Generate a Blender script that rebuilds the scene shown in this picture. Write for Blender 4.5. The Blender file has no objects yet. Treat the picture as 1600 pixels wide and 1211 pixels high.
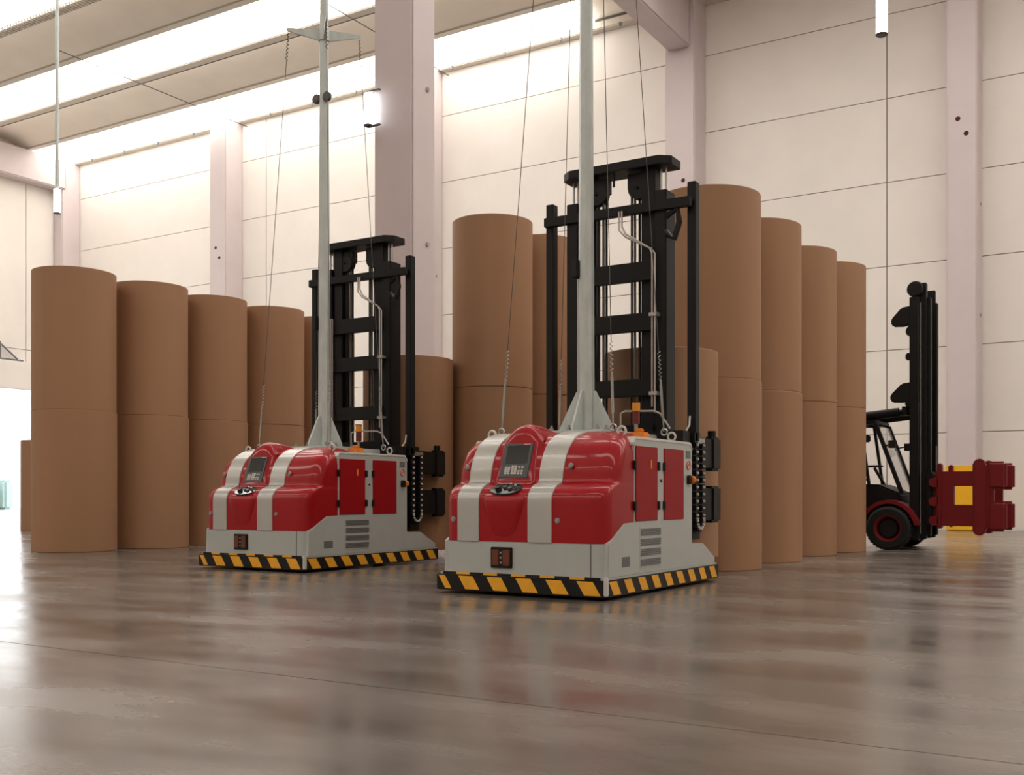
import bpy, bmesh, math, random
from mathutils import Vector, Matrix
random.seed(7)
scene = bpy.context.scene
COL = scene.collection
R = math.radians

# ------------------------------------------------------------------ camera
F, TH, HZ = 1650.0, 31.5, 775.0          # focal length in pixels, yaw, horizon row (1600 x 1211 frame)
cam_d = bpy.data.cameras.new('camera')
cam_d.sensor_fit = 'HORIZONTAL'; cam_d.sensor_width = 36.0
cam_d.lens = 36.0 * F / 1600.0
cam_d.shift_y = (HZ - 605.5) / 1600.0
cam_d.clip_start = 0.1; cam_d.clip_end = 400
cam = bpy.data.objects.new('camera', cam_d); COL.objects.link(cam)
cam.location = (0, 0, 1.0)
cam.rotation_euler = (R(90), 0, R(TH))
scene.camera = cam

# ------------------------------------------------------------------ world, exposure
SKY_PANEL = 6.0           # daylight coming through the roof glazing
LAMP_E = 12.0
world = bpy.data.worlds.new('world'); scene.world = world
world.use_nodes = True
bg = world.node_tree.nodes['Background']
bg.inputs['Color'].default_value = (0.93, 0.97, 1.0, 1); bg.inputs['Strength'].default_value = 6.0
scene.view_settings.view_transform = 'Standard'
scene.view_settings.look = 'None'
scene.view_settings.gamma = 1.0
scene.view_settings.use_curve_mapping = False
scene.view_settings.exposure = -0.08
scene.cycles.max_bounces = 7; scene.cycles.diffuse_bounces = 5; scene.cycles.glossy_bounces = 3; scene.cycles.transmission_bounces = 3

# ------------------------------------------------------------------ materials
def lin(c):
    return tuple(((v/255)/12.92 if v/255 <= .04045 else ((v/255+.055)/1.055)**2.4) for v in c)
MATS = {}
def mat(name, rgb, rough=.5, metal=0., var=.0, scale=6., bump=0., bscale=60., coat=0., rvar=0., stretch=(1,1,1), emit=0., spec=.5, coat_rough=.06):
    m = bpy.data.materials.new(name); m.use_nodes = True
    nt = m.node_tree; b = nt.nodes['Principled BSDF']
    c = lin(rgb)
    b.inputs['Base Color'].default_value = (*c, 1)
    b.inputs['Roughness'].default_value = rough
    b.inputs['Metallic'].default_value = metal
    b.inputs['Coat Weight'].default_value = coat
    b.inputs['Coat Roughness'].default_value = coat_rough
    b.inputs['Specular IOR Level'].default_value = spec
    if emit:
        b.inputs['Emission Color'].default_value = (*c, 1); b.inputs['Emission Strength'].default_value = emit
    tc = nt.nodes.new('ShaderNodeTexCoord'); mp = nt.nodes.new('ShaderNodeMapping')
    mp.inputs['Scale'].default_value = stretch
    nt.links.new(tc.outputs['Object'], mp.inputs['Vector'])
    if var or rvar:
        n = nt.nodes.new('ShaderNodeTexNoise'); n.inputs['Scale'].default_value = scale
        n.inputs['Detail'].default_value = 6; n.inputs['Roughness'].default_value = .6
        nt.links.new(mp.outputs['Vector'], n.inputs['Vector'])
        if var:
            r = nt.nodes.new('ShaderNodeValToRGB')
            r.color_ramp.elements[0].position = .3; r.color_ramp.elements[1].position = .7
            r.color_ramp.elements[0].color = (*[max(0, x*(1-var)) for x in c], 1)
            r.color_ramp.elements[1].color = (*[min(1, x*(1+var)) for x in c], 1)
            nt.links.new(n.outputs['Fac'], r.inputs['Fac'])
            nt.links.new(r.outputs['Color'], b.inputs['Base Color'])
        if rvar:
            mr = nt.nodes.new('ShaderNodeMapRange')
            mr.inputs['From Min'].default_value = .3; mr.inputs['From Max'].default_value = .7
            mr.inputs['To Min'].default_value = max(.02, rough-rvar); mr.inputs['To Max'].default_value = rough+rvar
            nt.links.new(n.outputs['Fac'], mr.inputs['Value'])
            nt.links.new(mr.outputs['Result'], b.inputs['Roughness'])
    if bump:
        n2 = nt.nodes.new('ShaderNodeTexNoise'); n2.inputs['Scale'].default_value = bscale; n2.inputs['Detail'].default_value = 4
        nt.links.new(mp.outputs['Vector'], n2.inputs['Vector'])
        bp = nt.nodes.new('ShaderNodeBump'); bp.inputs['Strength'].default_value = bump; bp.inputs['Distance'].default_value = .01
        nt.links.new(n2.outputs['Fac'], bp.inputs['Height'])
        nt.links.new(bp.outputs['Normal'], b.inputs['Normal'])
    MATS[name] = m
    return m

mat('wall', (232, 226, 220), .8, var=.03, scale=.7, bump=.05)
mat('wall_base', (150, 138, 130), .9)
mat('plain_wall', (214, 204, 196), .85)
mat('column', (205, 193, 194), .6, var=.03, scale=1.2, bump=.05)
mat('ceiling', (242, 234, 221), .8, var=.04, scale=.6)
mat('ledge', (204, 196, 184), .7)
mat('dark_gap', (95, 88, 80), .9)
mat('skylight', (255, 250, 242), .5, emit=SKY_PANEL)
mat('lamp_glow', (245, 252, 255), .4, emit=LAMP_E)
mat('kraft', (161, 121, 89), .62, var=.05, scale=1.5, stretch=(1, 1, .01), bump=.04, bscale=25)
mat('kraft_end', (150, 108, 76), .8, var=.08, scale=30)
mat('core', (90, 62, 44), .9)
mat('red', (156, 0, 15), .5, coat=.5, spec=.2, coat_rough=.08)
mat('red_door', (150, 0, 14), .45, spec=.25)
mat('silver_stripe', (184, 184, 179), .36, metal=.3, var=.03, scale=3, coat=.3)
mat('grey_paint', (176, 180, 176), .36, var=.03, scale=4, coat=.3)
mat('frame_white', (205, 203, 197), .4)
mat('grille', (112, 116, 116), .5, metal=.3)
mat('black', (16, 15, 15), .5, spec=.35)
mat('mast_black', (9, 8, 8), .5, spec=.3)
mat('rubber', (20, 19, 19), .85, bump=.2)
mat('yellow', (238, 170, 40), .5, var=.08, scale=8)
mat('orange', (226, 128, 30), .5)
mat('galv', (190, 197, 195), .42, metal=.25, var=.10, scale=9, stretch=(1, 1, .5))
mat('steel', (170, 170, 168), .3, metal=.9)
mat('cable', (92, 88, 84), .5, metal=.4)
mat('pipe', (185, 178, 172), .35, metal=.6)
mat('copper', (112, 62, 44), .5, metal=.3)
mat('screen_bezel', (66, 68, 70), .4)
mat('screen', (36, 40, 40), .15, coat=.3)
mat('key', (200, 196, 188), .5)
mat('amber', (214, 140, 20), .3, coat=.4)
mat('beacon_red', (96, 20, 16), .3, coat=.4)
mat('fork_red', (118, 14, 22), .45, spec=.35)
mat('fork_black', (10, 9, 10), .5, spec=.3)
mat('sticker', (222, 214, 210), .5)
mat('sticker_red', (190, 40, 40), .5)
mat('yellow_paint', (236, 176, 20), .5, var=.05, scale=5)
mat('outside', (225, 228, 226), .9)
mat('outside_hedge', (120, 135, 130), .9, var=.1, scale=3)
mat('hole', (70, 30, 30), .9)
mat('print_pink', (232, 170, 160), .5)

def glass_mat():
    m = bpy.data.materials.new('cab_glass'); m.use_nodes = True
    b = m.node_tree.nodes['Principled BSDF']
    b.inputs['Base Color'].default_value = (.75, .76, .74, 1); b.inputs['Roughness'].default_value = .05
    b.inputs['Alpha'].default_value = .35
    MATS['cab_glass'] = m
glass_mat()

def floor_mat():
    m = bpy.data.materials.new('floor'); m.use_nodes = True
    nt = m.node_tree; b = nt.nodes['Principled BSDF']; L = nt.links
    tc = nt.nodes.new('ShaderNodeTexCoord')
    mpf = nt.nodes.new('ShaderNodeMapping'); mpf.inputs['Rotation'].default_value = (0, 0, .35); mpf.inputs['Scale'].default_value = (.55, 1.3, 1)
    L.new(tc.outputs['Object'], mpf.inputs['Vector'])
    def noise(sc, det, ro=.6):
        n = nt.nodes.new('ShaderNodeTexNoise'); n.inputs['Scale'].default_value = sc
        n.inputs['Detail'].default_value = det; n.inputs['Roughness'].default_value = ro
        L.new(mpf.outputs['Vector'], n.inputs['Vector']); return n
    n1 = noise(.45, 8, .62); n2 = noise(1.1, 6, .5); n3 = noise(40, 3)
    r1 = nt.nodes.new('ShaderNodeValToRGB')
    e = r1.color_ramp.elements
    e[0].position = .32; e[0].color = (*lin((101, 94, 88)), 1)
    e[1].position = .68; e[1].color = (*lin((133, 124, 116)), 1)
    L.new(n1.outputs['Fac'], r1.inputs['Fac'])
    r2 = nt.nodes.new('ShaderNodeValToRGB')
    e = r2.color_ramp.elements
    e[0].position = .25; e[0].color = (.60, .59, .58, 1); e[1].position = .75; e[1].color = (1.12, 1.12, 1.12, 1)
    L.new(n2.outputs['Fac'], r2.inputs['Fac'])
    mx = nt.nodes.new('ShaderNodeMix'); mx.data_type = 'RGBA'; mx.blend_type = 'MULTIPLY'; mx.inputs['Factor'].default_value = 1
    L.new(r1.outputs['Color'], mx.inputs['A']); L.new(r2.outputs['Color'], mx.inputs['B'])
    L.new(mx.outputs['Result'], b.inputs['Base Color'])
    mr = nt.nodes.new('ShaderNodeMapRange'); mr.inputs['From Min'].default_value = .3; mr.inputs['From Max'].default_value = .7
    mr.inputs['To Min'].default_value = .15; mr.inputs['To Max'].default_value = .32
    L.new(n2.outputs['Fac'], mr.inputs['Value']); L.new(mr.outputs['Result'], b.inputs['Roughness'])
    bp = nt.nodes.new('ShaderNodeBump'); bp.inputs['Strength'].default_value = .03; bp.inputs['Distance'].default_value = .01
    L.new(n3.outputs['Fac'], bp.inputs['Height']); L.new(bp.outputs['Normal'], b.inputs['Normal'])
    b.inputs['Specular IOR Level'].default_value = .7
    MATS['floor'] = m
floor_mat()

# ------------------------------------------------------------------ mesh helpers
class MB:
    def __init__(s): s.v = []; s.f = []
    def add(s, vs, fs):
        o = len(s.v); s.v += [tuple(p) for p in vs]; s.f += [tuple(i+o for i in f) for f in fs]; return s
    def box(s, x0, x1, y0, y1, z0, z1):
        vs = [(x, y, z) for z in (z0, z1) for (x, y) in ((x0, y0), (x1, y0), (x1, y1), (x0, y1))]
        return s.add(vs, [(3,2,1,0), (4,5,6,7), (0,1,5,4), (1,2,6,5), (2,3,7,6), (3,0,4,7)])
    def bar(s, p0, p1, w, h, up=(0,0,1)):
        p0 = Vector(p0); p1 = Vector(p1); d = (p1-p0).normalized(); up = Vector(up)
        if abs(d.dot(up)) > .98: up = Vector((1,0,0))
        a = d.cross(up).normalized(); b = a.cross(d).normalized()
        vs = [p + a*sx*w/2 + b*sy*h/2 for p in (p0, p1) for sx, sy in ((-1,-1), (1,-1), (1,1), (-1,1))]
        return s.add(vs, [(0,1,2,3), (7,6,5,4), (4,5,1,0), (5,6,2,1), (6,7,3,2), (7,4,0,3)])
    def cyl(s, p0, p1, r0, r1=None, n=16, cap=True, ph=0):
        r1 = r0 if r1 is None else r1
        p0 = Vector(p0); p1 = Vector(p1); d = (p1-p0).normalized()
        a = d.orthogonal().normalized() if abs(d.z) < .99 else Vector((1,0,0)); b = d.cross(a)
        vs = [p + (a*math.cos(2*math.pi*(i+ph)/n) + b*math.sin(2*math.pi*(i+ph)/n))*r for p, r in ((p0, r0), (p1, r1)) for i in range(n)]
        fs = [(i, (i+1) % n, n+(i+1) % n, n+i) for i in range(n)]
        if cap: fs += [tuple(range(n-1, -1, -1)), tuple(range(n, 2*n))]
        return s.add(vs, fs)
    def tube(s, pts, r, n=8):
        pts = [Vector(p) for p in pts]; rings = []; ref = None
        for i, p in enumerate(pts):
            d = (pts[min(i+1, len(pts)-1)] - pts[max(i-1, 0)]).normalized()
            if ref is None: ref = d.orthogonal().normalized()
            a = (ref - d*ref.dot(d)).normalized(); ref = a; b = d.cross(a)
            rings.append([p + (a*math.cos(2*math.pi*k/n) + b*math.sin(2*math.pi*k/n))*r for k in range(n)])
        vs = [q for rg in rings for q in rg]; fs = []
        for i in range(len(pts)-1):
            for k in range(n): fs.append((i*n+k, i*n+(k+1) % n, (i+1)*n+(k+1) % n, (i+1)*n+k))
        fs += [tuple(range(n-1, -1, -1)), tuple((len(pts)-1)*n+k for k in range(n))]
        return s.add(vs, fs)
    def ring(s, c, R0, r, axis='y', n=20, m=8):
        c = Vector(c); pts = []
        vs = []; fs = []
        for i in range(n):
            t = 2*math.pi*i/n
            for j in range(m):
                q = 2*math.pi*j/m; rr = R0 + r*math.cos(q); h = r*math.sin(q)
                p = {'y': (rr*math.cos(t), h, rr*math.sin(t)), 'z': (rr*math.cos(t), rr*math.sin(t), h), 'x': (h, rr*math.cos(t), rr*math.sin(t))}[axis]
                vs.append(c + Vector(p))
        for i in range(n):
            for j in range(m): fs.append((i*m+j, i*m+(j+1) % m, ((i+1) % n)*m+(j+1) % m, ((i+1) % n)*m+j))
        return s.add(vs, fs)
    def lathe(s, prof, n=48, c=(0,0,0), axis='z'):
        vs = []; fs = []; k = len(prof)
        for i in range(n):
            t = 2*math.pi*i/n
            for r, h in prof:
                if axis == 'z': vs.append((c[0]+r*math.cos(t), c[1]+r*math.sin(t), c[2]+h))
                else: vs.append((c[0]+r*math.cos(t), c[1]+h, c[2]+r*math.sin(t)))
        for i in range(n):
            for j in range(k-1): fs.append((i*k+j, ((i+1) % n)*k+j, ((i+1) % n)*k+j+1, i*k+j+1))
        return s.add(vs, fs)
    def prism(s, poly, axis, a, b):
        n = len(poly)
        def P(p, h): return {'z': (p[0], p[1], h), 'x': (h, p[0], p[1]), 'y': (p[0], h, p[1])}[axis]
        vs = [P(p, a) for p in poly] + [P(p, b) for p in poly]
        return s.add(vs, [tuple(range(n-1, -1, -1)), tuple(range(n, 2*n))] + [(i, (i+1) % n, n+(i+1) % n, n+i) for i in range(n)])
    def grid(s, rows, closed=False):
        m = len(rows[0]); vs = [p for r in rows for p in r]; fs = []
        for i in range(len(rows)-1):
            for j in range(m-1): fs.append((i*m+j, i*m+j+1, (i+1)*m+j+1, (i+1)*m+j))
            if closed: fs.append((i*m+m-1, i*m, (i+1)*m, (i+1)*m+m-1))
        return s.add(vs, fs)
    def build(s, name, material, parent=None, bevel=0., smooth=30, seg=2, loc=None):
        me = bpy.data.meshes.new(name); me.from_pydata(s.v, [], s.f)
        bm = bmesh.new(); bm.from_mesh(me)
        bmesh.ops.recalc_face_normals(bm, faces=bm.faces)
        if bevel:
            ed = [e for e in bm.edges if len(e.link_faces) == 2 and e.calc_face_angle(0) > R(25)]
            bmesh.ops.bevel(bm, geom=ed, offset=bevel, segments=seg, affect='EDGES', clamp_overlap=True)
        bm.to_mesh(me); bm.free()
        if smooth:
            me.polygons.foreach_set('use_smooth', [True]*len(me.polygons)); me.set_sharp_from_angle(angle=R(smooth))
        me.materials.append(MATS[material]); me.update()
        o = bpy.data.objects.new(name, me); COL.objects.link(o)
        if bevel:
            wn = o.modifiers.new('weighted_normal', 'WEIGHTED_NORMAL'); wn.keep_sharp = True
        if parent: o.parent = parent
        if loc: o.location = loc
        return o

def tag(o, label=None, cat=None, group=None, kind=None):
    if label: o['label'] = label
    if cat: o['category'] = cat
    if group: o['group'] = group
    if kind: o['kind'] = kind
    return o
def empty(name, loc=(0,0,0), rz=0):
    o = bpy.data.objects.new(name, None); o.empty_display_size = .3
    COL.objects.link(o); o.location = loc; o.rotation_euler = (0, 0, rz); return o
def copy_tree(o, parent=None):
    c = o.copy(); COL.objects.link(c)
    if parent: c.parent = parent
    for ch in list(o.children): copy_tree(ch, c)
    return c
def inst(src, parent, loc):
    o = src.copy(); COL.objects.link(o); o.parent = parent; o.location = loc; return o

# ================================================================== STRUCTURE
XW, XE, YW, YS, ZC = -46.1, 22.0, 33.3, -14.0, 17.4     # end wall, right wall, long wall, wall behind the camera, roof soffit

# floor: a bed and cast strips with a saw-cut joint between them
fl = tag(MB().box(XW-.4, XE+.4, YS-.4, YW+.4, -.3, -.012).build('floor', 'dark_gap'), 'polished grey brown concrete warehouse floor with long saw cut joints', kind='structure')
ys = [YS, -5.8, 4.35, 14.55, 24.71, YW]
for a, b in zip(ys[:-1], ys[1:]):
    MB().box(XW, XE, a+.005, b-.005, -.012, 0).build('floor_slab', 'floor', fl, smooth=0)

# long wall behind the rolls, made of large precast panels
wb = tag(MB().box(XW-.4, XE+.4, YW+.03, YW+.4, 0, 19.5).build('wall_back', 'wall_base', smooth=0), 'off white wall of large precast concrete panels behind the paper rolls', kind='structure')
xs = [XW, -32.84, -24.1, -13.4, -7.05, .6, 8, 15.3, XE]
zs = [0, 2.87, 5.42, 7.97, 10.52, 13.07, 15.62, 18.4]
for a, b in zip(xs[:-1], xs[1:]):
    for c, d in zip(zs[:-1], zs[1:]):
        MB().box(a+.02, b-.02, YW, YW+.06, c+.013, d-.013).build('wall_panel', 'wall', wb, smooth=0)

# end wall on the left with the open gate
GY0, GY1, GZ = 23.5, 31.55, 6.05
wl = empty('wall_left', (0, 0, 0)); tag(wl, 'pale end wall with a large open doorway beyond the left rolls', kind='structure')
def wlp(y0, y1, z0, z1): MB().box(XW-.35, XW, y0+.015, y1-.015, z0+.015, z1-.015).build('wall_panel', 'wall', wl, smooth=0)
wlp(GY1, YW, 0, GZ)
for a, b in ((GY0, 30.85), (30.85, YW)):
    wlp(a, b, GZ, 7.97); wlp(a, b, 7.97, 18.4)
for a, b in ((YS, -4), (-4, 6), (6, 15), (15, GY0)):
    for c, d in ((0, 5.42), (5.42, 10.52), (10.52, 18.4)): wlp(a, b, c, d)
tag(MB().box(XW-.1, XW+.32, GY0-.4, GY1+.3, GZ-.03, 7.35).build('trim_1', 'wall', bevel=.03), 'pale boxed header above the open doorway in the end wall', kind='structure')
tag(MB().box(XW-.25, XW+.06, GY1, GY1+.25, 0, GZ).build('trim_2', 'ledge'), kind='structure')
tag(MB().box(XE, XE+.4, YS, YW, 0, 18.4).build('wall_right', 'plain_wall', smooth=0), kind='structure')
tag(MB().box(XW, XE, YS-.4, YS, 0, 18.4).build('wall_front', 'plain_wall', smooth=0), kind='structure')

# roof: repeating bays of ledge, glazing strip, edge beam and concave concrete shell, all running along the long wall
ce = tag(MB().box(XW-.4, XE+.4, YS-.4, YW+.4, 18.42, 18.7).build('ceiling', 'ceiling', smooth=0), 'concrete shell roof with bright glazed skylight strips', kind='structure')
PER = 5.45
LIT = (0, 1, 2, 3, 6, 8)  # glowing strips; unseen ones over and behind the camera picked for frontal light
bays = [XW, -34.75, -24.05, -13.4, -2.7, 8.0, 18.7, XE]
k = 0
while YW + .07 - PER*k > YS + 1:
    Y0 = YW + .07 - PER*k
    MB().box(XW, XE, Y0-.40, Y0, 17.28, 17.62).build('roof_ledge', 'ledge', ce, bevel=.03)
    MB().box(XW, XE, Y0-.44, Y0-.40, 17.55, 17.75).build('shadow_gap', 'dark_gap', ce, smooth=0)
    MB().box(XW, XE, Y0-2.80, Y0-2.45, 17.40, 17.72).build('edge_beam', 'ledge', ce, bevel=.03)
    for a, b in zip(bays[:-1], bays[1:]):
        a2, b2 = a+.03, b-.03
        if k == 0 and a == -24.05: b2 = -16.8
        if k not in LIT or (k == 0 and a >= -13.5):
            MB().box(a2, b2, Y0-2.45, Y0-.44, 17.62, 17.70).build('roof_panel', 'ceiling', ce, smooth=0)
            continue
        arc = [(Y0-2.45+2.01*i/8, 17.50-.26*math.sin(math.pi*i/8)) for i in range(9)]
        MB().prism(arc + [(Y0-.44, 17.66), (Y0-2.45, 17.66)], 'x', a2, b2).build('skylight_panel', 'skylight', ce)
        if k == 0 and a == -24.05:
            MB().box(b2+.02, b-.03, Y0-2.45, Y0-.44, 17.62, 17.70).build('roof_panel', 'ceiling', ce, smooth=0)
    rows = []
    for i in range(11):
        t = i/10; y = Y0-2.80-(PER-2.80)*t
        rows.append([(XW, y, 17.45+.32*math.sin(math.pi*t)), (XE, y, 17.45+.32*math.sin(math.pi*t))])
    MB().grid(rows).build('roof_shell', 'ceiling', ce, smooth=60)
    k += 1
# thin drain pipe along each dark line and hooks on the ledge beside the long wall
for kk in (0, 1):
    Y0 = YW + .07 - PER*kk
    m = MB().cyl((XW, Y0-PER+.03, 17.33), (XE, Y0-PER+.03, 17.33), .045, n=8); m.build('roof_pipe', 'dark_gap', ce)
for i in range(14):
    x = -44 + i*2.35
    MB().box(x-.04, x+.04, YW-.42, YW-.34, 17.18, 17.30).build('ledge_hook', 'grille', ce, smooth=0)
# close ribs under the third ledge
rb = MB(); Y0 = YW + .07 - PER*2
for i in range(150):
    x = -45.5 + i*.16
    rb.box(x, x+.07, Y0-.40, Y0-.02, 17.22, 17.30)
tag(rb.build('ledge_rib', 'ledge', ce, smooth=0), kind='stuff')
# tie rods below the shells
for x in (-33.9, -23.2):
    m = MB().tube([(x, 24.0, 17.1), (x, YW-.1, 17.1)], .018, 6)
    m.build('tie_rod', 'cable', ce)

# columns
def column(x0, x1, y0, y1, z1, label, holes=True, n_name='column', yellow=False):
    r = empty(n_name, ((x0+x1)/2, (y0+y1)/2, 0)); tag(r, label, kind='structure')
    hx, hy = (x1-x0)/2, (y1-y0)/2
    MB().box(-hx, hx, -hy, hy, 0, z1).build('shaft', 'column', r, bevel=.04)
    if holes:
        for dx, z in ((-.10, 11.75), (.12, 11.3)):
            MB().cyl((dx, -hy-.004, z), (dx, -hy+.05, z), .07, n=14).build('bolt_hole', 'hole', r)
        for z in (6.2, 9.4): MB().cyl((hx-.02, .1, z), (hx+.03, .1, z), .05, n=10).build('bolt', 'steel', r)
    if yellow:
        MB().box(-hx-.012, hx+.012, -hy-.012, hy+.012, .0, 1.9).build('yellow_band', 'yellow_paint', r, bevel=.04)
    return r
column(-13.91, -12.91, 17.2, 18.0, 18.0, 'tall free standing pale concrete column in the middle of the hall')
column(-13.88, -12.85, 32.3, YW, 17.4, 'pale wall column carrying the end of the roof beam')
column(-5.2, -4.38, 32.3, YW, 18.0, 'pale wall column with yellow painted foot behind the forklift', yellow=True)
column(-35.24, -34.26, 32.3, YW, 17.3, 'pale wall column above the left row of rolls')
column(-24.55, -23.55, 32.3, YW, 17.3, 'pale wall column hidden behind the free standing column')
column(-46.05, -45.4, 32.3, YW, 17.6, 'pale corner column beside the end wall', holes=False)
# roof beams across the hall
tg = tag(MB().prism([(YS, 15.75), (32.30, 15.60), (32.30, 17.3), (31.6, 17.6), (YS, 17.6)], 'x', -13.78, -13.02).build('trim_3', 'column', bevel=.05), 'deep pale concrete roof beam ending on the wall column', kind='structure')
tag(MB().box(XW, XW+.75, YS, 32.5, 15.9, 17.3).build('trim_4', 'column', bevel=.05), 'pale concrete beam along the top of the end wall', kind='structure')

# outside seen through the gate
tag(MB().box(-90, XW-.45, 0, 70, -.25, -.02).build('ground', 'outside', smooth=0), 'bright paved yard outside the open doorway', kind='structure')
hd = empty('clipped_hedge', (-72, 44, -.02)); tag(hd, 'pale blue green hedge in the bright yard outside', 'hedge')
MB().box(-1, 1, -12, 1.2, 0, 2.2).build('foliage', 'outside_hedge', hd, bevel=.2)
MB().box(-1, 1, 1.8, 2.6, 0, 2.2).build('foliage', 'outside_hedge', hd, bevel=.2)

# floodlight bracket standing on the gate header
br = empty('wall_bracket', (XW+.16, 29.35, 7.35)); tag(br, 'small grey angled steel bracket standing on the doorway header', 'bracket')
MB().box(-.08, .08, -.08, .08, 0, .85).build('upright', 'grille', br, bevel=.01)
MB().bar((0, .05, .78), (0, .95, .1), .06, .06).build('brace', 'grille', br)
MB().box(-.1, .1, -.3, 1.2, 0, .08).build('foot_plate', 'grille', br, bevel=.01)

# ================================================================== TUBE LAMPS
def lamp(loc, label, top=None, bracket=None):
    r = empty('tube_lamp', loc); tag(r, label, 'lamp', 'vertical white tube lamps')
    MB().lathe([(0, .03), (.085, .03), (.093, .05), (.093, .66), (.085, .68), (0, .68)], 20).build('tube', 'lamp_glow', r)
    MB().lathe([(0, 0), (.08, 0), (.1, .015), (.1, .035), (0, .035)], 20).build('end_cap', 'cable', r)
    if top: MB().cyl((0, 0, .68), (0, 0, top-loc[2]), .05, n=10).build('hanging_rod', 'galv', r)
    if bracket:
        MB().box(-.02, .30, -.03, .03, -.02, .01).build('bracket', 'cable', r)
        MB().box(-.02, .30, -.03, .03, .70, .73).build('bracket', 'cable', r)
    return r
lamp((-26.16, 18.45, 8.85), 'white tube lamp hanging from a long rod above the left rolls', top=17.5)
lamp((-13.98, 17.12, 8.66), 'white tube lamp fixed to the left edge of the free standing column', bracket=True)
lamp((-4.01, 18.54, 8.80), 'white tube lamp hanging at the top right above the forklift', top=17.45)

# ================================================================== PAPER ROLLS
reel_mesh = {}
def reel(x, y, z, rad, h, label, group):
    key = (rad, h)
    if key not in reel_mesh:
        b = .012
        prof = [(.06, .12), (.06, .01), (.075, 0), (rad-b, 0), (rad-.003, .004), (rad, b), (rad, b+.004), (rad, h-b-.004), (rad, h-b), (rad-.003, h-.004), (rad-b, h), (.075, h), (.06, h-.01), (.06, h-.12)]
        body = MB().lathe(prof, 72).build('paper_roll', 'kraft', smooth=40)
        cb = MB().lathe([(0, .10), (.06, .10), (.06, .115), (0, .115)], 16).build('core_plug', 'core', body)
        ct = MB().lathe([(0, h-.115), (.06, h-.115), (.06, h-.10), (0, h-.10)], 16).build('core_plug', 'core', body)
        reel_mesh[key] = body; o = body
    else:
        o = copy_tree(reel_mesh[key])
    o.location = (x, y, z); o.rotation_euler = (0, 0, random.uniform(0, 6.28))
    return tag(o, label, 'paper roll', group)

ordn = ['nearest', 'second', 'third', 'fourth', 'farthest']
G = 'stacked brown paper rolls'
for i, (x, y) in enumerate([(-16.94, 12.31), (-16.83, 13.91), (-16.85, 15.51), (-16.71, 17.08), (-16.62, 18.67)]):
    w = ['leftmost', 'second from the left', 'third from the left', 'fourth from the left', 'fifth from the left'][i]
    reel(x, y, 0, .73, 2.535, 'lower brown paper roll of the %s stack in the left row' % w, G)
    reel(x+random.uniform(-.02, .02), y+random.uniform(-.012, .012), 2.535, .725, 2.535, 'upper brown paper roll of the %s stack in the left row' % w, G)
for i, (x, y) in enumerate([(-5.36, 13.98), (-5.37, 15.94), (-5.38, 18.0), (-5.23, 19.46)]):
    w = ['tallest looking, nearest', 'second', 'third', 'rightmost, farthest'][i]
    reel(x, y, 0, .73, 2.57, 'lower brown paper roll of the %s stack in the right row' % w, G)
    reel(x+random.uniform(-.012, .012), y, 2.57, .728, 2.57, 'upper brown paper roll of the %s stack in the right row' % w, G)
for i, (x, y) in enumerate([(-9.43, 14.76), (-9.44, 16.32)]):
    w = ['front stack between the two vehicles', 'stack half hidden behind the front middle one'][i]
    reel(x, y, 0, .668, 2.755, 'lower brown paper roll of the %s' % w, G)
    reel(x+.012, y-.01, 2.755, .665, 2.755, 'upper brown paper roll of the %s' % w, G)
reel(-27.5, 19.1, 0, .73, 2.6, 'single brown paper roll far back by the bright doorway at the left edge', 'single paper rolls')

# ================================================================== AGV
W2, CR, VB = .945, .17, 1.06
PROF = [(.07, .54, 0), (.07, .75, 0), (.07, .93, 0), (.078, .99, 0), (.10, 1.035, 0), (.14, 1.075, 0), (.20, 1.105, 0), (.255, 1.12, 0), (.285, 1.137, 0),
        (.30, 1.17, 0), (.315, 1.26, 0), (.345, 1.34, 0), (.385, 1.42, .004), (.43, 1.485, .016), (.49, 1.54, .04), (.57, 1.59, .085), (.67, 1.63, .15), (.80, 1.66, .25), (.95, 1.675, .38), (1.05, 1.68, .5)]
def smooth_rows(P, k=3):
    out = []
    for i in range(len(P)-1):
        p0, p1, p2, p3 = P[max(i-1, 0)], P[i], P[i+1], P[min(i+2, len(P)-1)]
        for j in range(k):
            t = j/k
            out.append(tuple(.5*(2*b + (c-a)*t + (2*a-5*b+4*c-d)*t*t + (3*b-a-3*c+d)*t**3) for a, b, c, d in zip(p0, p1, p2, p3)))
    return out + [P[-1]]
PROF = [(v, z, max(0, i)) for v, z, i in smooth_rows(PROF)]
def outline(v0, inset, r=CR, vb=VB, w=W2, n=7):
    a = w - inset; pts = [(-a, vb)]
    vm = min(v0 + r, vb)
    for i in range(n+1):
        t = math.pi/2*i/n; pts.append((-a + r - r*math.cos(t), min(vb, v0 + r - r*math.sin(t))))
    for i in range(1, 8): pts.append((-a+r + (2*a-2*r)*i/8, v0))
    for i in range(n+1):
        t = math.pi/2*i/n; pts.append((a - r + r*math.sin(t), min(vb, v0 + r - r*math.cos(t))))
    pts.append((a, vb)); return pts

def spring(m, p0, p1, r, wire, turns=7, n=6):
    p0 = Vector(p0); p1 = Vector(p1); d = p1-p0; a = d.orthogonal().normalized(); b = d.normalized().cross(a); pts = []
    for i in range(turns*8+1):
        t = i/(turns*8); q = 2*math.pi*i/8
        pts.append(p0 + d*t + (a*math.cos(q)+b*math.sin(q))*r)
    m.tube(pts, wire, n); return m

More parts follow.
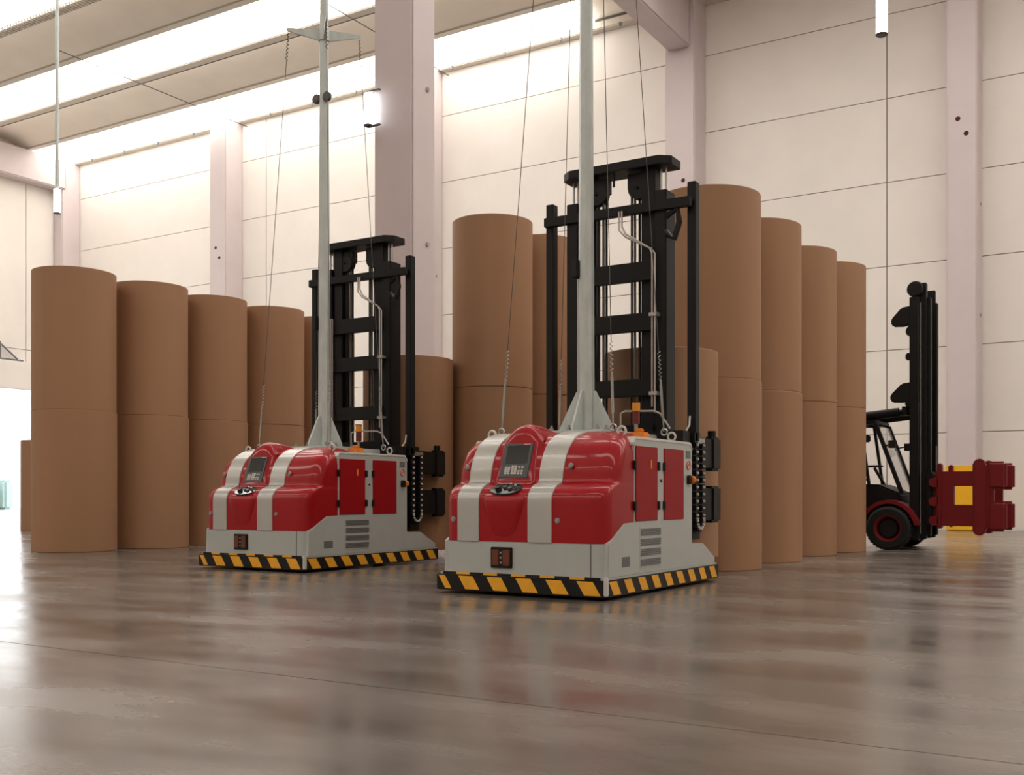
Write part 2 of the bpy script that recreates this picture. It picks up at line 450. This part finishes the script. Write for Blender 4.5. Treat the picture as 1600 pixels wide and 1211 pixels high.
def make_agv():
    r = empty('automated_guided_vehicle')
    # wheels (under the skirt)
    for u in (-.62, .62):
        for v in (.55, 2.0):
            MB().cyl((u-.07, v, .16), (u+.07, v, .16), .16, n=24).build('drive_wheel', 'rubber', r)
    # bumper with hazard stripes
    def bump(w, v0, rr): return [(-w, 2.98), (-w, v0+rr)] + [(-w+rr-rr*math.cos(t), v0+rr-rr*math.sin(t)) for t in (.4, .8, 1.2)] + [(-w+rr, v0), (w-rr, v0)] + [(w-rr+rr*math.sin(t), v0+rr-rr*math.cos(t)) for t in (.4, .8, 1.2)] + [(w, v0+rr), (w, 2.98), (.79, 2.98), (.79, 2.3), (-.79, 2.3), (-.79, 2.98)]
    bo = MB().prism(bump(.99, 0, .05), 'z', .035, .195).build('bumper', 'black', r, bevel=.008)
    MB().prism(bump(.965, .035, .05), 'z', .195, .215).build('bumper_lip', 'grey_paint', bo)
    hz = MB(); e = .003
    for i in range(6):
        a = -.985 + i*.342
        x0, x1, sl = max(a-.05, -.94), min(a+.125, .94), .085
        hz.add([(x0, -e, .185), (x1, -e, .185), (min(x1+sl, .94), -e, .05), (min(x0+sl, .94), -e, .05)], [(0, 1, 2, 3)])
    for sd in (1, -1):
        for i in range(9):
            a = .06 + i*.325
            y0, y1, sl = a, a+.165, .10
            if y1+sl > 2.97: sl = 2.97-y1
            hz.add([(sd*(.99+e), y0, .185), (sd*(.99+e), y1, .185), (sd*(.99+e), y1+sl, .05), (sd*(.99+e), y0+sl, .05)], [(0, 1, 2, 3)])
    hz.build('hazard_stripes', 'yellow', bo, smooth=0)
    for i in range(11):
        a = -.90 + i*.165
        MB().box(a, a+.165, .024, .034, .198, .222).build('hazard_dash', 'yellow' if i % 2 else 'black', bo, smooth=0)
    for s in (1,): MB().box(s*.98-.016, s*.98+.016, -.004, .05, .05, .23).build('corner_bracket', 'frame_white', r, bevel=.006)
    # grey skirt
    rows = [[(u, v, z) for u, v in outline(.07, 0, .15, 2.24)] for z in (.20, .25, .40, .538)]
    sk = MB().grid(rows); sk.add([(u, v, .538) for u, v in outline(.07, 0, .15, 2.24)], [tuple(range(len(outline(.07, 0, .15, 2.24))))])
    sk.build('skirt', 'grey_paint', r, smooth=40)
    for u in (.79,):
        MB().box(u, u+.006, .066, .071, .215, .538).build('skirt_seam', 'black', r, smooth=0)
    # red nose
    rows = [[(u, v, z) for u, v in outline(v0, ins)] for v0, z, ins in PROF]
    ns = MB().grid(rows)
    ns.build('nose_cover', 'red', r, smooth=50)
    MB().box(-W2+.02, W2-.02, .72, 2.2, .5, 1.56).build('inner_housing', 'black', r)
    # silver stripes following the nose
    for u0, u1 in ((-.75, -.48), (.09, .37)):
        pr = PROF[:-1]; ra, rb = [], []
        m = MB(); rows = []
        for i, (v, z, ins) in enumerate(pr):
            a = pr[max(i-1, 0)]; b = pr[min(i+1, len(pr)-1)]
            tv, tz = b[0]-a[0], b[1]-a[1]; L = math.hypot(tv, tz); nv, nz = -tz/L, tv/L
            o = .012
            rows.append([(u0, v-nv*.01, z-nz*.01), (u0+.006, v+nv*o, z+nz*o), (u1-.006, v+nv*o, z+nz*o), (u1, v-nv*.01, z-nz*.01)])
        m.grid(rows); m.build('nose_stripe', 'silver_stripe', r, smooth=50)
    # operator console in the middle
    UC = -.195
    C = [(.55, .075, .17, 0), (.70, .055, .21, 0), (.85, .036, .25, 0), (.94, .03, .275, 0), (.985, .04, .283, 0), (1.01, .065, .285, 0), (1.03, .10, .28, 0), (1.085, .20, .275, 0), (1.12, .24, .272, 0),
         (1.16, .25, .268, 0), (1.30, .30, .255, 0), (1.45, .36, .245, .0), (1.56, .40, .238, .01), (1.63, .425, .232, .05), (1.69, .455, .225, .09), (1.73, .50, .22, .12), (1.75, .58, .215, .13), (1.745, .72, .20, .11), (1.72, .88, .18, .07), (1.68, 1.02, .15, .02)]
    rows = []
    for z, vc, hw, dz_ in C:
        row = []
        for i in range(17):
            t = -1 + i/8.0
            dep = (.09*abs(t)**10 + .010*t*t) if z < 1.6 else .05*abs(t)**6
            row.append((UC + hw*t, vc + dep, z - dz_*t*t*1.05 - (.02*abs(t)**6 if z > 1.6 else 0)))
        rows.append(row)
    co = MB().grid(rows).build('console', 'red', r, smooth=55)
    # screen lies on the sloping face of the console
    def sp(u, s, off):   # s 0..1 up the face
        v = .262 + (.392-.262)*s; z = 1.18 + .36*s
        n = Vector((0, -.36, .13)).normalized()
        return Vector((UC+u, v, z)) + n*off
    def face(m, u0, u1, s0, s1, o0, o1):
        vs = [sp(u0, s0, o0), sp(u1, s0, o0), sp(u1, s1, o0), sp(u0, s1, o0), sp(u0, s0, o1), sp(u1, s0, o1), sp(u1, s1, o1), sp(u0, s1, o1)]
        return m.add(vs, [(3,2,1,0), (4,5,6,7), (0,1,5,4), (1,2,6,5), (2,3,7,6), (3,0,4,7)])
    bz = face(MB(), -.172, .172, 0, 1, -.03, .010).build('display_panel', 'screen_bezel', co, bevel=.006)
    face(MB(), -.125, .135, .42, .93, .008, .013).build('screen', 'screen', co, smooth=0)
    ky = MB()
    for (u0, u1, s0, s1) in ((-.115, -.085, .10, .32), (-.08, -.05, .10, .32), (-.035, -.005, .10, .36), (0, .03, .10, .36)):
        nrow = 4
        for q in range(nrow):
            ds = (s1-s0)/nrow; face(ky, u0, u1, s0+q*ds+.006, s0+(q+1)*ds-.006, .008, .015)
    for u0 in (.045, .082):
        for s0 in (.10, .17, .28): face(ky, u0, u0+.024, s0, s0+.05, .008, .015)
    ky.build('keypad', 'key', co, smooth=0)
    face(MB(), .06, .14, .955, .975, .008, .013).build('brand_strip', 'print_pink', co, smooth=0)
    # control recess with joystick and buttons
    cp = MB(); N = 28; ring = []
    cc = Vector((UC+.0, .135, 1.075)); au = Vector((.185, 0, 0)); av = Vector((0, .095, .052)); nn = Vector((0, -.48, .88))
    for kf in (0., -.02):
        ring += [cc + au*math.cos(2*math.pi*i/N) + av*math.sin(2*math.pi*i/N) + nn*kf for i in range(N)]
    cp.add(ring, [tuple(range(N))] + [(i, (i+1) % N, N+(i+1) % N, N+i) for i in range(N)])
    cpo = cp.build('control_recess', 'screen', co, smooth=0)
    for du, dv, rr, hh, mm in ((-.09, -.15, .035, .03, 'black'), (-.02, .1,   .022, .02, 'screen_bezel'), (.045, -.1, .028, .018, 'screen_bezel'), (.10, .2, .018, .03, 'steel'), (-.12, .4, .016, .03, 'screen_bezel'), (.03, .5, .014, .03, 'steel')):
        p = cc + Vector((du, 0, 0)) + av*dv
        MB().cyl(p, p + nn*hh, rr, rr*.85, n=14).build('control_knob', mm, co)
    # round latches on the nose
    for u, v, z in ((.45, .305, 1.30), (.43, .066, .76), (-.79, .305, 1.30), (-.80, .066, .76)):
        MB().lathe([(0, -.012), (.016, -.012), (.018, -.006), (.026, -.006), (.03, 0), (.03, .006)], 18, (u, v, z), 'y').build('nose_latch', 'steel', r)
    # charging contacts in the front skirt
    tb = MB().box(-.335, -.085, .05, .075, .275, .485).build('contact_box', 'black', r, bevel=.006)
    for u in (-.275, -.145): MB().box(u-.042, u+.042, .038, .055, .30, .46).build('contact_pad', 'copper', tb, bevel=.006)
    for z in (.33, .38, .43): MB().cyl((-.21, .055, z), (-.21, .042, z), .012, n=10).build('contact_screw', 'steel', tb)
    # side walls of the housing
    sidepoly = [(.13, .54), (.48, .73), (.705, .735), (.705, 1.50), (.74, 1.575), (2.17, 1.575), (2.24, 1.50), (2.24, .47), (2.58, .46), (2.95, .28), (2.95, .215), (.12, .215)]
    for s in (-1, 1):
        a, b = sorted((s*.90, s*.953))
        sd = MB().prism(sidepoly, 'x', a, b).build('side_panel', 'grey_paint', r, bevel=.006)
        MB().prism([(2.2, .2), (2.2, .47), (2.58, .46), (2.95, .28), (2.95, .2)], 'x', *sorted((s*.78, s*.92))).build('rear_leg', 'grey_paint', r)
        MB().prism([(.70, 1.50), (.735, 1.565), (2.17, 1.565), (2.25, 1.50), (2.25, 1.53), (2.20, 1.60), (.74, 1.60), (.69, 1.53)], 'x', *sorted((s*.86, s*.958))).build('top_rail', 'frame_white', r, bevel=.008)
        for (v0, v1) in ((.73, 1.27), (1.44, 1.98)):
            d = MB().box(*sorted((s*.945, s*.962)), v0, v1, .745, 1.505).build('door', 'red_door', r, bevel=.005)
            for z in (.90, 1.31):
                for vv in ((v0-.02, v1+.02) if v0 < 1 else (v0,)):
                    MB().box(*sorted((s*.95, s*.975)), vv-.022, vv+.022, z-.045, z+.045).build('hinge', 'black', d, bevel=.004)
            if v0 < 1: MB().box(*sorted((s*.96, s*.968)), 1.08, 1.11, 1.28, 1.37).build('door_label', 'orange', d, smooth=0)
        vent = MB().box(*sorted((s*.945, s*.956)), .84, 1.37, .265, .69).build('vent_plate', 'grey_paint', r)
        for q in range(4):
            z0 = .285 + q*.103
            for t in range(4):
                MB().bar((s*.957, .86, z0+.012+t*.018), (s*.957, 1.35, z0+.012+t*.018), .012, .012).build('vent_slat', 'grille', vent, smooth=0)
        MB().box(*sorted((s*.95, s*.9545)), .42, .60, .30, .40).build('type_plate', 'grille', r, smooth=0)
        MB().cyl((s*.95, 1.36, 1.16), (s*.965, 1.36, 1.16), .014, n=10).build('door_lock', 'black', r)
        st = MB().cyl((s*.95, 2.12, 1.34), (s*.957, 2.12, 1.34), .055, n=20).build('warning_sticker', 'sticker', r)
        MB().ring((s*.958, 2.12, 1.34), .046, .007, 'x', 20, 6).build('sticker_ring', 'sticker_red', st)
        MB().bar((s*.958, 2.09, 1.31), (s*.958, 2.15, 1.37), .008, .012).build('sticker_bar', 'sticker_red', st)
        MB().box(*sorted((s*.95, s*.958)), 2.06, 2.18, 1.42, 1.50).build('type_plate', 'grille', r, smooth=0)
        eb = MB().box(*sorted((s*.95, s*.985)), 2.08, 2.17, 1.13, 1.23).build('emergency_stop', 'black', r, bevel=.008)
        MB().lathe([(0, 0), (.03, 0), (.045, .02), (.04, .035), (0, .04)], 14, (s*.985, 2.16, 1.18), 'y').build('stop_button', 'orange', eb)
    # top deck
    MB().box(-.90, .90, .72, 2.24, 1.54, 1.60).build('deck', 'frame_white', r, bevel=.02)
    MB().box(-.62, .62, 1.0, 2.2, 1.58, 1.685).build('deck_plate', 'grey_paint', r, bevel=.01)
    MB().box(-.93, .93, 2.02, 2.26, 1.59, 1.73).build('rear_beam', 'mast_black', r, bevel=.008)
    # pole with base plate and gussets
    PV = 1.5
    bp = MB().box(-.36, .36, PV-.36, PV+.36, 1.685, 1.715).build('pole_base', 'galv', r, bevel=.005)
    for a in range(4):
        t = a*math.pi/2
        d = Vector((math.cos(t), math.sin(t), 0)); n = Vector((-d.y, d.x, 0))*.011; c = Vector((0, PV, 0))
        pl = [c+d*.07+Vector((0,0,1.715)), c+d*.34+Vector((0,0,1.715)), c+d*.33+Vector((0,0,1.76)), c+d*.12+Vector((0,0,2.16)), c+d*.07+Vector((0,0,2.16))]
        MB().add([p-n for p in pl]+[p+n for p in pl], [(4,3,2,1,0), (5,6,7,8,9)]+[(i, (i+1) % 5, 5+(i+1) % 5, 5+i) for i in range(5)]).build('gusset', 'galv', bp, smooth=0)
        t += math.pi/4
        for rr, dt in ((.40, 0), (.29, .55)):
            p = c + Vector((math.cos(t+dt), math.sin(t+dt), 0))*rr + Vector((0, 0, 1.715))
            MB().cyl(p, p+Vector((0,0,.03)), .028, n=6).cyl(p, p+Vector((0,0,.06)), .014, n=8).build('anchor_bolt', 'steel', bp)
    MB().cyl((0, PV, 1.70), (0, PV, 10.2), .095, .056, n=8, ph=.5).build('pole', 'galv', r, smooth=0)
    MB().box(-.13, -.05, PV-.12, PV+.0, 3.42, 3.62).build('pole_clamp', 'black', r, bevel=.01)
    for s in (-1, 1): MB().lathe([(0, -.03), (.05, -.03), (.07, -.02), (.07, .02), (.05, .03), (0, .03)], 18, (s*.1, PV-.05, 6.8), 'y').build('pole_reflector', 'cable', r)
    # diagonal spreader with four stay wires
    CZ = 7.77
    anchors = [(-.78, .97), (.60, .95), (.74, 1.95), (-.62, 2.0)]; ends = [(-.36, -.36), (.36, -.36), (.36, .36), (-.36, .36)]
    spd = MB().cyl((0, PV, CZ-.13), (0, PV, CZ+.02), .085, n=12).build('spreader_hub', 'galv', r)
    for (ax, av_), (ex, ev) in zip(anchors, ends):
        d = Vector((ex, ev, 0)).normalized(); n = Vector((-d.y, d.x, 0))*.012; c = Vector((0, PV, 0))
        pl = [c+d*.05+Vector((0,0,CZ-.13)), c+d*.53+Vector((0,0,CZ-.03)), c+d*.53+Vector((0,0,CZ+.01)), c+d*.05+Vector((0,0,CZ+.03))]
        MB().add([p-n for p in pl]+[p+n for p in pl], [(3,2,1,0), (4,5,6,7)]+[(i, (i+1) % 4, 4+(i+1) % 4, 4+i) for i in range(4)]).build('spreader_arm', 'galv', spd, smooth=0)
        top = Vector((ex*1.0, PV+ev*1.0, CZ-.03)); bot = Vector((ax, av_, 1.66)); dr = (top-bot); L = dr.length; dr.normalize()
        P = lambda t: bot + dr*t
        w = MB().tube([P(.95), P(L-.42)], .0045, 6).build('stay_wire', 'cable', r)
        spring(MB(), P(.62), P(.95), .015, .0045).build('spring', 'steel', w)
        spring(MB(), P(L-.42), P(L-.03), .012, .006).build('spring', 'cable', w)
        tb_ = MB().bar(P(.20), P(.58), .010, .028).cyl(P(.05), P(.25), .009, n=8).cyl(P(.5), P(.64), .010, n=8)
        tb_.build('turnbuckle', 'steel', w)
        MB().ring(bot+Vector((0, 0, .05)), .035, .010, 'y').build('wire_shackle', 'steel', w)
    for u, v in ((-.74, .72), (.78, .78), (.80, 2.02), (-.80, 2.02)):
        MB().ring((u, v, 1.66), .045, .013, 'y').cyl((u, v, 1.57), (u, v, 1.62), .02, n=10).build('lifting_eye', 'frame_white', r)
    # beacons and bits on the deck
    for u, v, h in ((-.30, 1.95, .30), (.55, 1.62, .42)):
        b_ = MB().cyl((u, v, 1.60), (u, v, 1.60+h*.45), .022, n=12).build('beacon_post', 'steel', r)
        MB().cyl((u, v, 1.60+h*.45), (u, v, 1.60+h*.78), .042, n=16).build('beacon_base', 'beacon_red', b_)
        MB().cyl((u, v, 1.60+h*.78), (u, v, 1.60+h), .046, n=16).build('beacon_lens', 'amber', b_)
        MB().cyl((u, v, 1.60+h), (u, v, 1.61+h), .05, n=16).build('beacon_cap', 'black', b_)
    MB().cyl((-.17, 1.93, 1.6), (-.17, 1.93, 1.9), .05, n=14).build('antenna_base', 'black', r)
    MB().box(.62, .78, 1.30, 1.46, 1.60, 1.68).cyl((.70, 1.38, 1.68), (.70, 1.38, 1.72), .05, n=12).build('valve_block', 'orange', r, bevel=.01)
    MB().tube([(.30, 1.75, 1.72), (.30, 1.75, 1.92), (.33, 1.8, 1.95), (.62, 1.95, 1.95), (.68, 1.98, 1.92), (.78, 2.02, 1.75)], .012, 8).build('hydraulic_pipe', 'pipe', r)
    MB().tube([(.86, 2.1, 1.62), (.9, 2.16, 1.70), (.92, 2.24, 1.80), (.92, 2.26, 1.90)], .012, 8).build('hose', 'pipe', r)
    # ---- mast
    MV = 2.36
    for s in (-1, 1):
        MB().box(s*.57-.075, s*.57+.075, MV-.13, MV+.13, .25, 4.50).build('outer_channel', 'mast_black', r, bevel=.008)
        MB().box(s*.40-.085, s*.40+.085, MV-.09, MV+.09, .30, 4.78).build('inner_channel', 'mast_black', r, bevel=.008)
        for q in (-.03, .03): MB().cyl((s*.57+q, MV-.03, 4.48), (s*.57+q, MV-.03, 4.78), .014, n=10).build('lift_rod', 'steel', r)
        MB().box(s*.92-.05, s*.92+.05, MV-.06, MV+.06, 1.62, 4.56).build('guard_post', 'mast_black', r, bevel=.006)
        pu = MB().lathe([(.02, -.05), (.13, -.05), (.13, -.02), (.11, -.01), (.11, .01), (.13, .02), (.13, .05), (.02, .05)], 22, (s*.27, MV-.03, 4.58), 'y')
        pu.build('pulley', 'mast_black', r)
        MB().box(s*.27-.14, s*.27+.14, MV-.07, MV+.05, 4.58, 4.76).build('pulley_bracket', 'mast_black', r, bevel=.005)
        for q in (.165, .205, .265, .31):
            MB().bar((s*q, MV-.02, .9), (s*q, MV-.02, 4.58), .022 if q < .2 else .03, .02).build('lift_chain', 'cable' if q in (.205,) else 'mast_black', r)
    MB().prism([(-.70, MV-.10), (-.58, MV-.2), (.58, MV-.2), (.70, MV-.10), (.70, MV+.16), (-.70, MV+.16)], 'z', 4.78, 4.88).build('top_plate', 'mast_black', r, bevel=.006)
    MB().cyl((-.02, MV-.12, 4.62), (-.02, MV-.12, 4.78), .015, n=8).build('stop_pin', 'mast_black', r)
    MB().box(-.94, .94, MV-.17, MV-.09, 4.26, 4.37).build('top_crossbar', 'mast_black', r, bevel=.006)
    for z0, z1 in ((3.48, 3.70), (2.90, 3.11), (2.15, 2.35), (1.62, 1.82)):
        MB().box(-.50, .50, MV-.16, MV-.09, z0, z1).build('crossbar', 'mast_black', r, bevel=.006)
    MB().box(-.97, .97, MV-.08, MV+.02, 1.60, 1.72).build('lower_crossbar', 'mast_black', r, bevel=.006)
    for q in (0, .035):
        MB().tube([(.12-q, MV-.2, 4.30), (.12-q, MV-.2, 4.12-q), (.17, MV-.2, 4.03-q), (.47+q*.6, MV-.2, 3.83-q*.3), (.50+q, MV-.2, 3.76), (.50+q, MV-.2, 2.02-q*2)], .011, 8).build('hydraulic_pipe', 'pipe', r)
        MB().tube([(-.42-q, MV-.2, 3.72), (-.42-q, MV-.2, 2.0)], .011, 8).build('hydraulic_pipe', 'pipe', r)
    for z in (3.05, 2.15): MB().box(.47, .57, MV-.225, MV-.13, z, z+.04).build('pipe_clip', 'pipe', r)
    MB().tube([(.62, MV-.1, 4.18), (.78, MV-.12, 4.26), (.80, MV-.12, 4.10), (.74, MV-.12, 3.92), (.66, MV-.1, 3.98), (.60, MV-.1, 4.05)], .035, 8).build('hose_loop', 'black', r)
    # ---- clamp
    MB().box(-.78, .78, MV+.14, MV+.24, .55, 1.70).build('clamp_carriage', 'mast_black', r, bevel=.01)
    for s in (-1, 1):
        a, b = sorted((s*.74, s*.90))
        MB().box(a, b, MV+.02, MV+.26, .50, 1.74).build('clamp_side', 'mast_black', r, bevel=.01)
        for z0, z1 in ((1.30, 1.71), (.68, 1.12)):
            arm = MB().box(*sorted((s*.80, s*.88)), MV+.20, 3.22, z0+.03, z1-.03).build('clamp_arm', 'mast_black', r, bevel=.01)
            MB().box(*sorted((s*.765, s*.90)), 3.04, 3.32, z0, z1).build('clamp_pad', 'black', arm, bevel=.03)
        MB().cyl((s*.84, 3.15, 1.69), (s*.84, 3.15, 1.78), .05, n=12).build('arm_pin', 'mast_black', r)
    # hanging energy chain at the rear right
    pts = [(.93, MV+.03, 1.62-.08*i) for i in range(12)]
    for i in range(9):
        t = math.pi*i/8; pts.append((.93, MV+.13-.10*math.cos(t), .74-.12*math.sin(t)))
    pts += [(.93, MV+.23, .74+.08*i) for i in range(12)]
    lk = MB(); dn = MB()
    for a, b in zip(pts[:-1], pts[1:]):
        a = Vector(a); b = Vector(b); c = (a+b)/2; d = (b-a)*.42
        lk.bar(c-d, c+d, .07, .045, up=(1, 0, 0))
        dn.cyl(c+Vector((.02, 0, 0)), c+Vector((.042, 0, 0)), .014, n=8)
    ch = lk.build('energy_chain', 'black', r); dn.build('chain_pin', 'key', ch)
    MB().box(.90, .95, MV-.02, MV+.28, 1.60, 1.66).build('chain_holder', 'steel', r)
    return r

agv = make_agv()
agv.location = (-5.43, 8.94, 0)
tag(agv, 'nearer red and silver guided vehicle with tall pole, front right of the other', 'vehicle', 'driverless roll clamp vehicles')
agv2 = copy_tree(agv)
agv2.location = (-10.40, 10.22, 0)
tag(agv2, 'farther red and silver guided vehicle with tall pole, in front of left rolls', 'vehicle', 'driverless roll clamp vehicles')
reel(-5.43, 12.49, .24, .725, 2.57, 'brown paper roll held in the clamp of the nearer red vehicle', 'single paper rolls')
reel(-10.35, 13.68, .15, .725, 3.04, 'brown paper roll held in the clamp of the farther red vehicle', 'single paper rolls')

# ================================================================== FORKLIFT (faces right)
def forklift():
    r = empty('forklift', (-4.30, 21.32, 0)); tag(r, 'black and dark red forklift with a paper roll clamp behind the right rolls', 'forklift')
    for y in (-.80, .80):
        for x, rad in ((0, .40), (-1.75, .33)):
            w = .17
            ty = MB().lathe([(rad*.58, -w), (rad*.9, -w), (rad, -w*.75), (rad, w*.75), (rad*.9, w), (rad*.58, w), (rad*.58, -w)], 40, (x, y, rad), 'y').build('tyre', 'rubber', r)
            MB().lathe([(0, -w*.5), (rad*.25, -w*.5), (rad*.3, -w*.3), (rad*.45, -w*.35), (rad*.56, -w*.95), (rad*.62, -w*1.02), (rad*.62, w*1.02), (rad*.5, w*.4), (0, w*.4)], 32, (x, y, rad), 'y').build('wheel_rim', 'fork_red', ty)
            MB().lathe([(0, -w*.7), (rad*.40, -w*.7), (rad*.46, -w*.55), (rad*.46, w*.5), (0, w*.5)], 28, (x, y, rad), 'y').build('wheel_hub', 'fork_black', ty)
            tr = MB()
            for i in range(36):
                t = 2*math.pi*i/36; c, s = math.cos(t), math.sin(t)
                tr.bar((x+rad*c, y-w*.75, rad+rad*s), (x+rad*c, y+w*.75, rad+rad*s), .03, .025, up=(c, 0, s))
            tr.build('tread', 'rubber', ty, smooth=0)
    MB().box(-2.0, .25, -.48, .48, .28, .62).build('chassis', 'fork_black', r, bevel=.03)
    MB().prism([(-2.55, .35), (-2.5, 1.25), (-1.7, 1.3), (-1.3, 1.05), (-1.3, .3), (-2.3, .25)], 'y', -.72, .72).build('counterweight', 'fork_red', r, bevel=.06)
    for s in (-1, 1):
        fp = [(-.62, .78)] + [(.53*math.cos(t), .40+.53*math.sin(t)) for t in [math.pi*(.82-.1*i) for i in range(8)]] + [(.53, .46), (.47, .46)] + [(.46*math.cos(t), .40+.46*math.sin(t)) for t in [math.pi*(.12+.1*i) for i in range(8)]] + [(-.62, .70)]
        MB().prism(fp, 'y', *sorted((s*.50, s*.92))).build('fender', 'fork_red', r)
        MB().box(-1.3, -.45, *sorted((s*.5, s*.72)), .45, .82).build('step_side', 'fork_red', r, bevel=.03)
    MB().prism([(-1.4, .6), (.22, .6), (.16, 1.05), (-.25, 1.22), (-1.4, 1.25)], 'y', -.6, .6).build('engine_cover', 'fork_black', r, bevel=.04)
    st = MB().box(-1.2, -.65, -.28, .28, 1.25, 1.40).build('seat', 'black', r, bevel=.05)
    MB().prism([(-1.25, 1.35), (-1.08, 1.35), (-1.2, 1.95), (-1.35, 1.95)], 'y', -.27, .27).build('seat_back', 'black', st, bevel=.04)
    MB().bar((-.25, 0, 1.2), (-.45, 0, 1.55), .05, .05).ring((-.47, 0, 1.58), .17, .018, 'z').build('steering_wheel', 'black', r)
    # overhead guard
    for s in (-1, 1):
        y = s*.58
        MB().bar((.18, y, 1.05), (-.30, y, 2.38), .07, .09, up=(0, 1, 0)).build('front_pillar', 'fork_black', r, bevel=.008)
        MB().bar((-1.45, y, 1.25), (-1.35, y, 2.42), .07, .08, up=(0, 1, 0)).build('rear_pillar', 'fork_black', r)
        MB().bar((-.30, y, 2.40), (-1.37, y, 2.45), .07, .09).build('roof_rail', 'fork_black', r)
        MB().bar((-.42, y, 1.22), (-.58, y, 2.38), .05, .07, up=(0, 1, 0)).build('door_post', 'fork_black', r)
        m = MB().bar((-.10, y, 1.95), (.02, s*.72, 1.98), .025, .025).box(-.02, .10, s*.72-.08, s*.72+.08, 1.90, 2.04)
        m.build('mirror', 'black', r)
    for i in range(7):
        x = -.32 - i*.17
        MB().bar((x, -.58, 2.42), (x, .58, 2.42), .05, .05).build('roof_bar', 'fork_black', r)
    MB().prism([(.16, 1.12), (-.27, 2.34), (-.285, 2.335), (.145, 1.115)], 'y', -.55, .55).build('windscreen', 'cab_glass', r, smooth=0)
    lp = MB().box(-.52, -.38, -.70, -.60, 2.02, 2.16).build('work_light', 'black', r, bevel=.02)
    # mast
    for s in (-1, 1):
        MB().box(.34, .50, *sorted((s*.46, s*.72)), .18, 4.70).build('outer_channel', 'fork_black', r, bevel=.01)
        MB().box(.42, .60, *sorted((s*.36, s*.52)), .20, 4.98).build('inner_channel', 'fork_black', r, bevel=.01)
        MB().box(.60, .66, *sorted((s*.28, s*.42)), .25, 4.72).build('carriage_channel', 'fork_black', r, bevel=.01)
        MB().cyl((.37, s*.24, .4), (.37, s*.24, 4.55), .05, n=12).build('lift_cylinder', 'fork_black', r)
        MB().cyl((.52, s*.60, .3), (.52, s*.60, 4.6), .012, n=8).build('rail_edge', 'steel', r)
        tc = MB().cyl((-.75, s*.52, 2.50), (.12, s*.52, 2.58), .085, n=16).build('tilt_cylinder', 'fork_black', r)
        MB().cyl((.12, s*.52, 2.58), (.38, s*.52, 2.60), .05, n=12).cyl((.24, s*.52, 2.51), (.24, s*.52, 2.68), .075, n=14).build('tilt_rod', 'fork_black', tc)
        for zc, L in ((4.32, .26), (2.90, .27)):
            pts = [(.36, zc-.14), (.36, zc+.22), (.20, zc+.20), (.36-L*1.25, zc+.02), (.36-L*1.4, zc-.06), (.36-L*1.2, zc-.15), (.22, zc-.16)]
            MB().prism(pts, 'y', *sorted((s*.62, s*.72))).build('hose_guide', 'fork_black', r, bevel=.02)
        MB().box(.24, .36, *sorted((s*.44, s*.58)), 3.55, 3.68).build('mast_stop', 'fork_black', r, bevel=.02)
        MB().lathe([(0, -.05), (.13, -.05), (.15, 0), (.13, .05), (0, .05)], 20, (.42, s*.60, 4.86), 'y').build('hose_pulley', 'fork_black', r)
    for z in (4.80, 3.2, 1.9, .7): MB().box(.36, .46, -.48, .48, z, z+.14).build('mast_crossbar', 'fork_black', r, bevel=.01)
    # carriage and roll clamp
    MB().box(.62, .72, -.62, .62, .45, 1.45).build('carriage', 'fork_black', r, bevel=.02)
    MB().box(.66, .70, -.10, .10, .5, 1.95).build('load_guide', 'fork_black', r)
    cb = MB().box(.72, .90, -.55, .55, .52, 1.40).build('clamp_body', 'fork_red', r, bevel=.03)
    for z in (.55, .90, 1.25): MB().cyl((.76, -.68, z), (.76, .68, z), .09, n=14).build('clamp_cylinder', 'fork_red', cb)
    for s in (-1, 1):
        ya, yb = sorted((s*.55, s*.66))
        hx = 1.10 if s < 0 else .92
        am = MB().box(.80, hx, ya, yb, .45, 1.45).box(1.48, 1.70, ya, yb, .45, 1.45).box(hx, 1.48, ya, yb, .45, .83).box(hx, 1.48, ya, yb, 1.19, 1.45)
        a_ = am.build('clamp_arm', 'fork_red', r)
        MB().box(.82, .90, ya-.04, yb+.04, .40, 1.60).build('arm_lug', 'fork_red', a_, bevel=.02)
        MB().prism([(1.42, .34), (1.50, .28), (1.60, .30), (1.66, .42), (1.66, 1.50), (1.60, 1.66), (1.50, 1.68), (1.42, 1.60)], 'y', ya-.03, yb+.03).build('arm_ear', 'fork_red', a_, bevel=.02)
        for z0, z1 in ((.36, .90), (1.12, 1.62)):
            MB().box(1.66, 1.98, ya-.02, yb+.02, z0, z1).build('clamp_pad', 'fork_red', a_, bevel=.05, seg=3)
        MB().box(1.62, 1.78, ya+.01, yb-.01, .42, 1.55).build('pad_beam', 'fork_red', a_)
    return r
forklift()
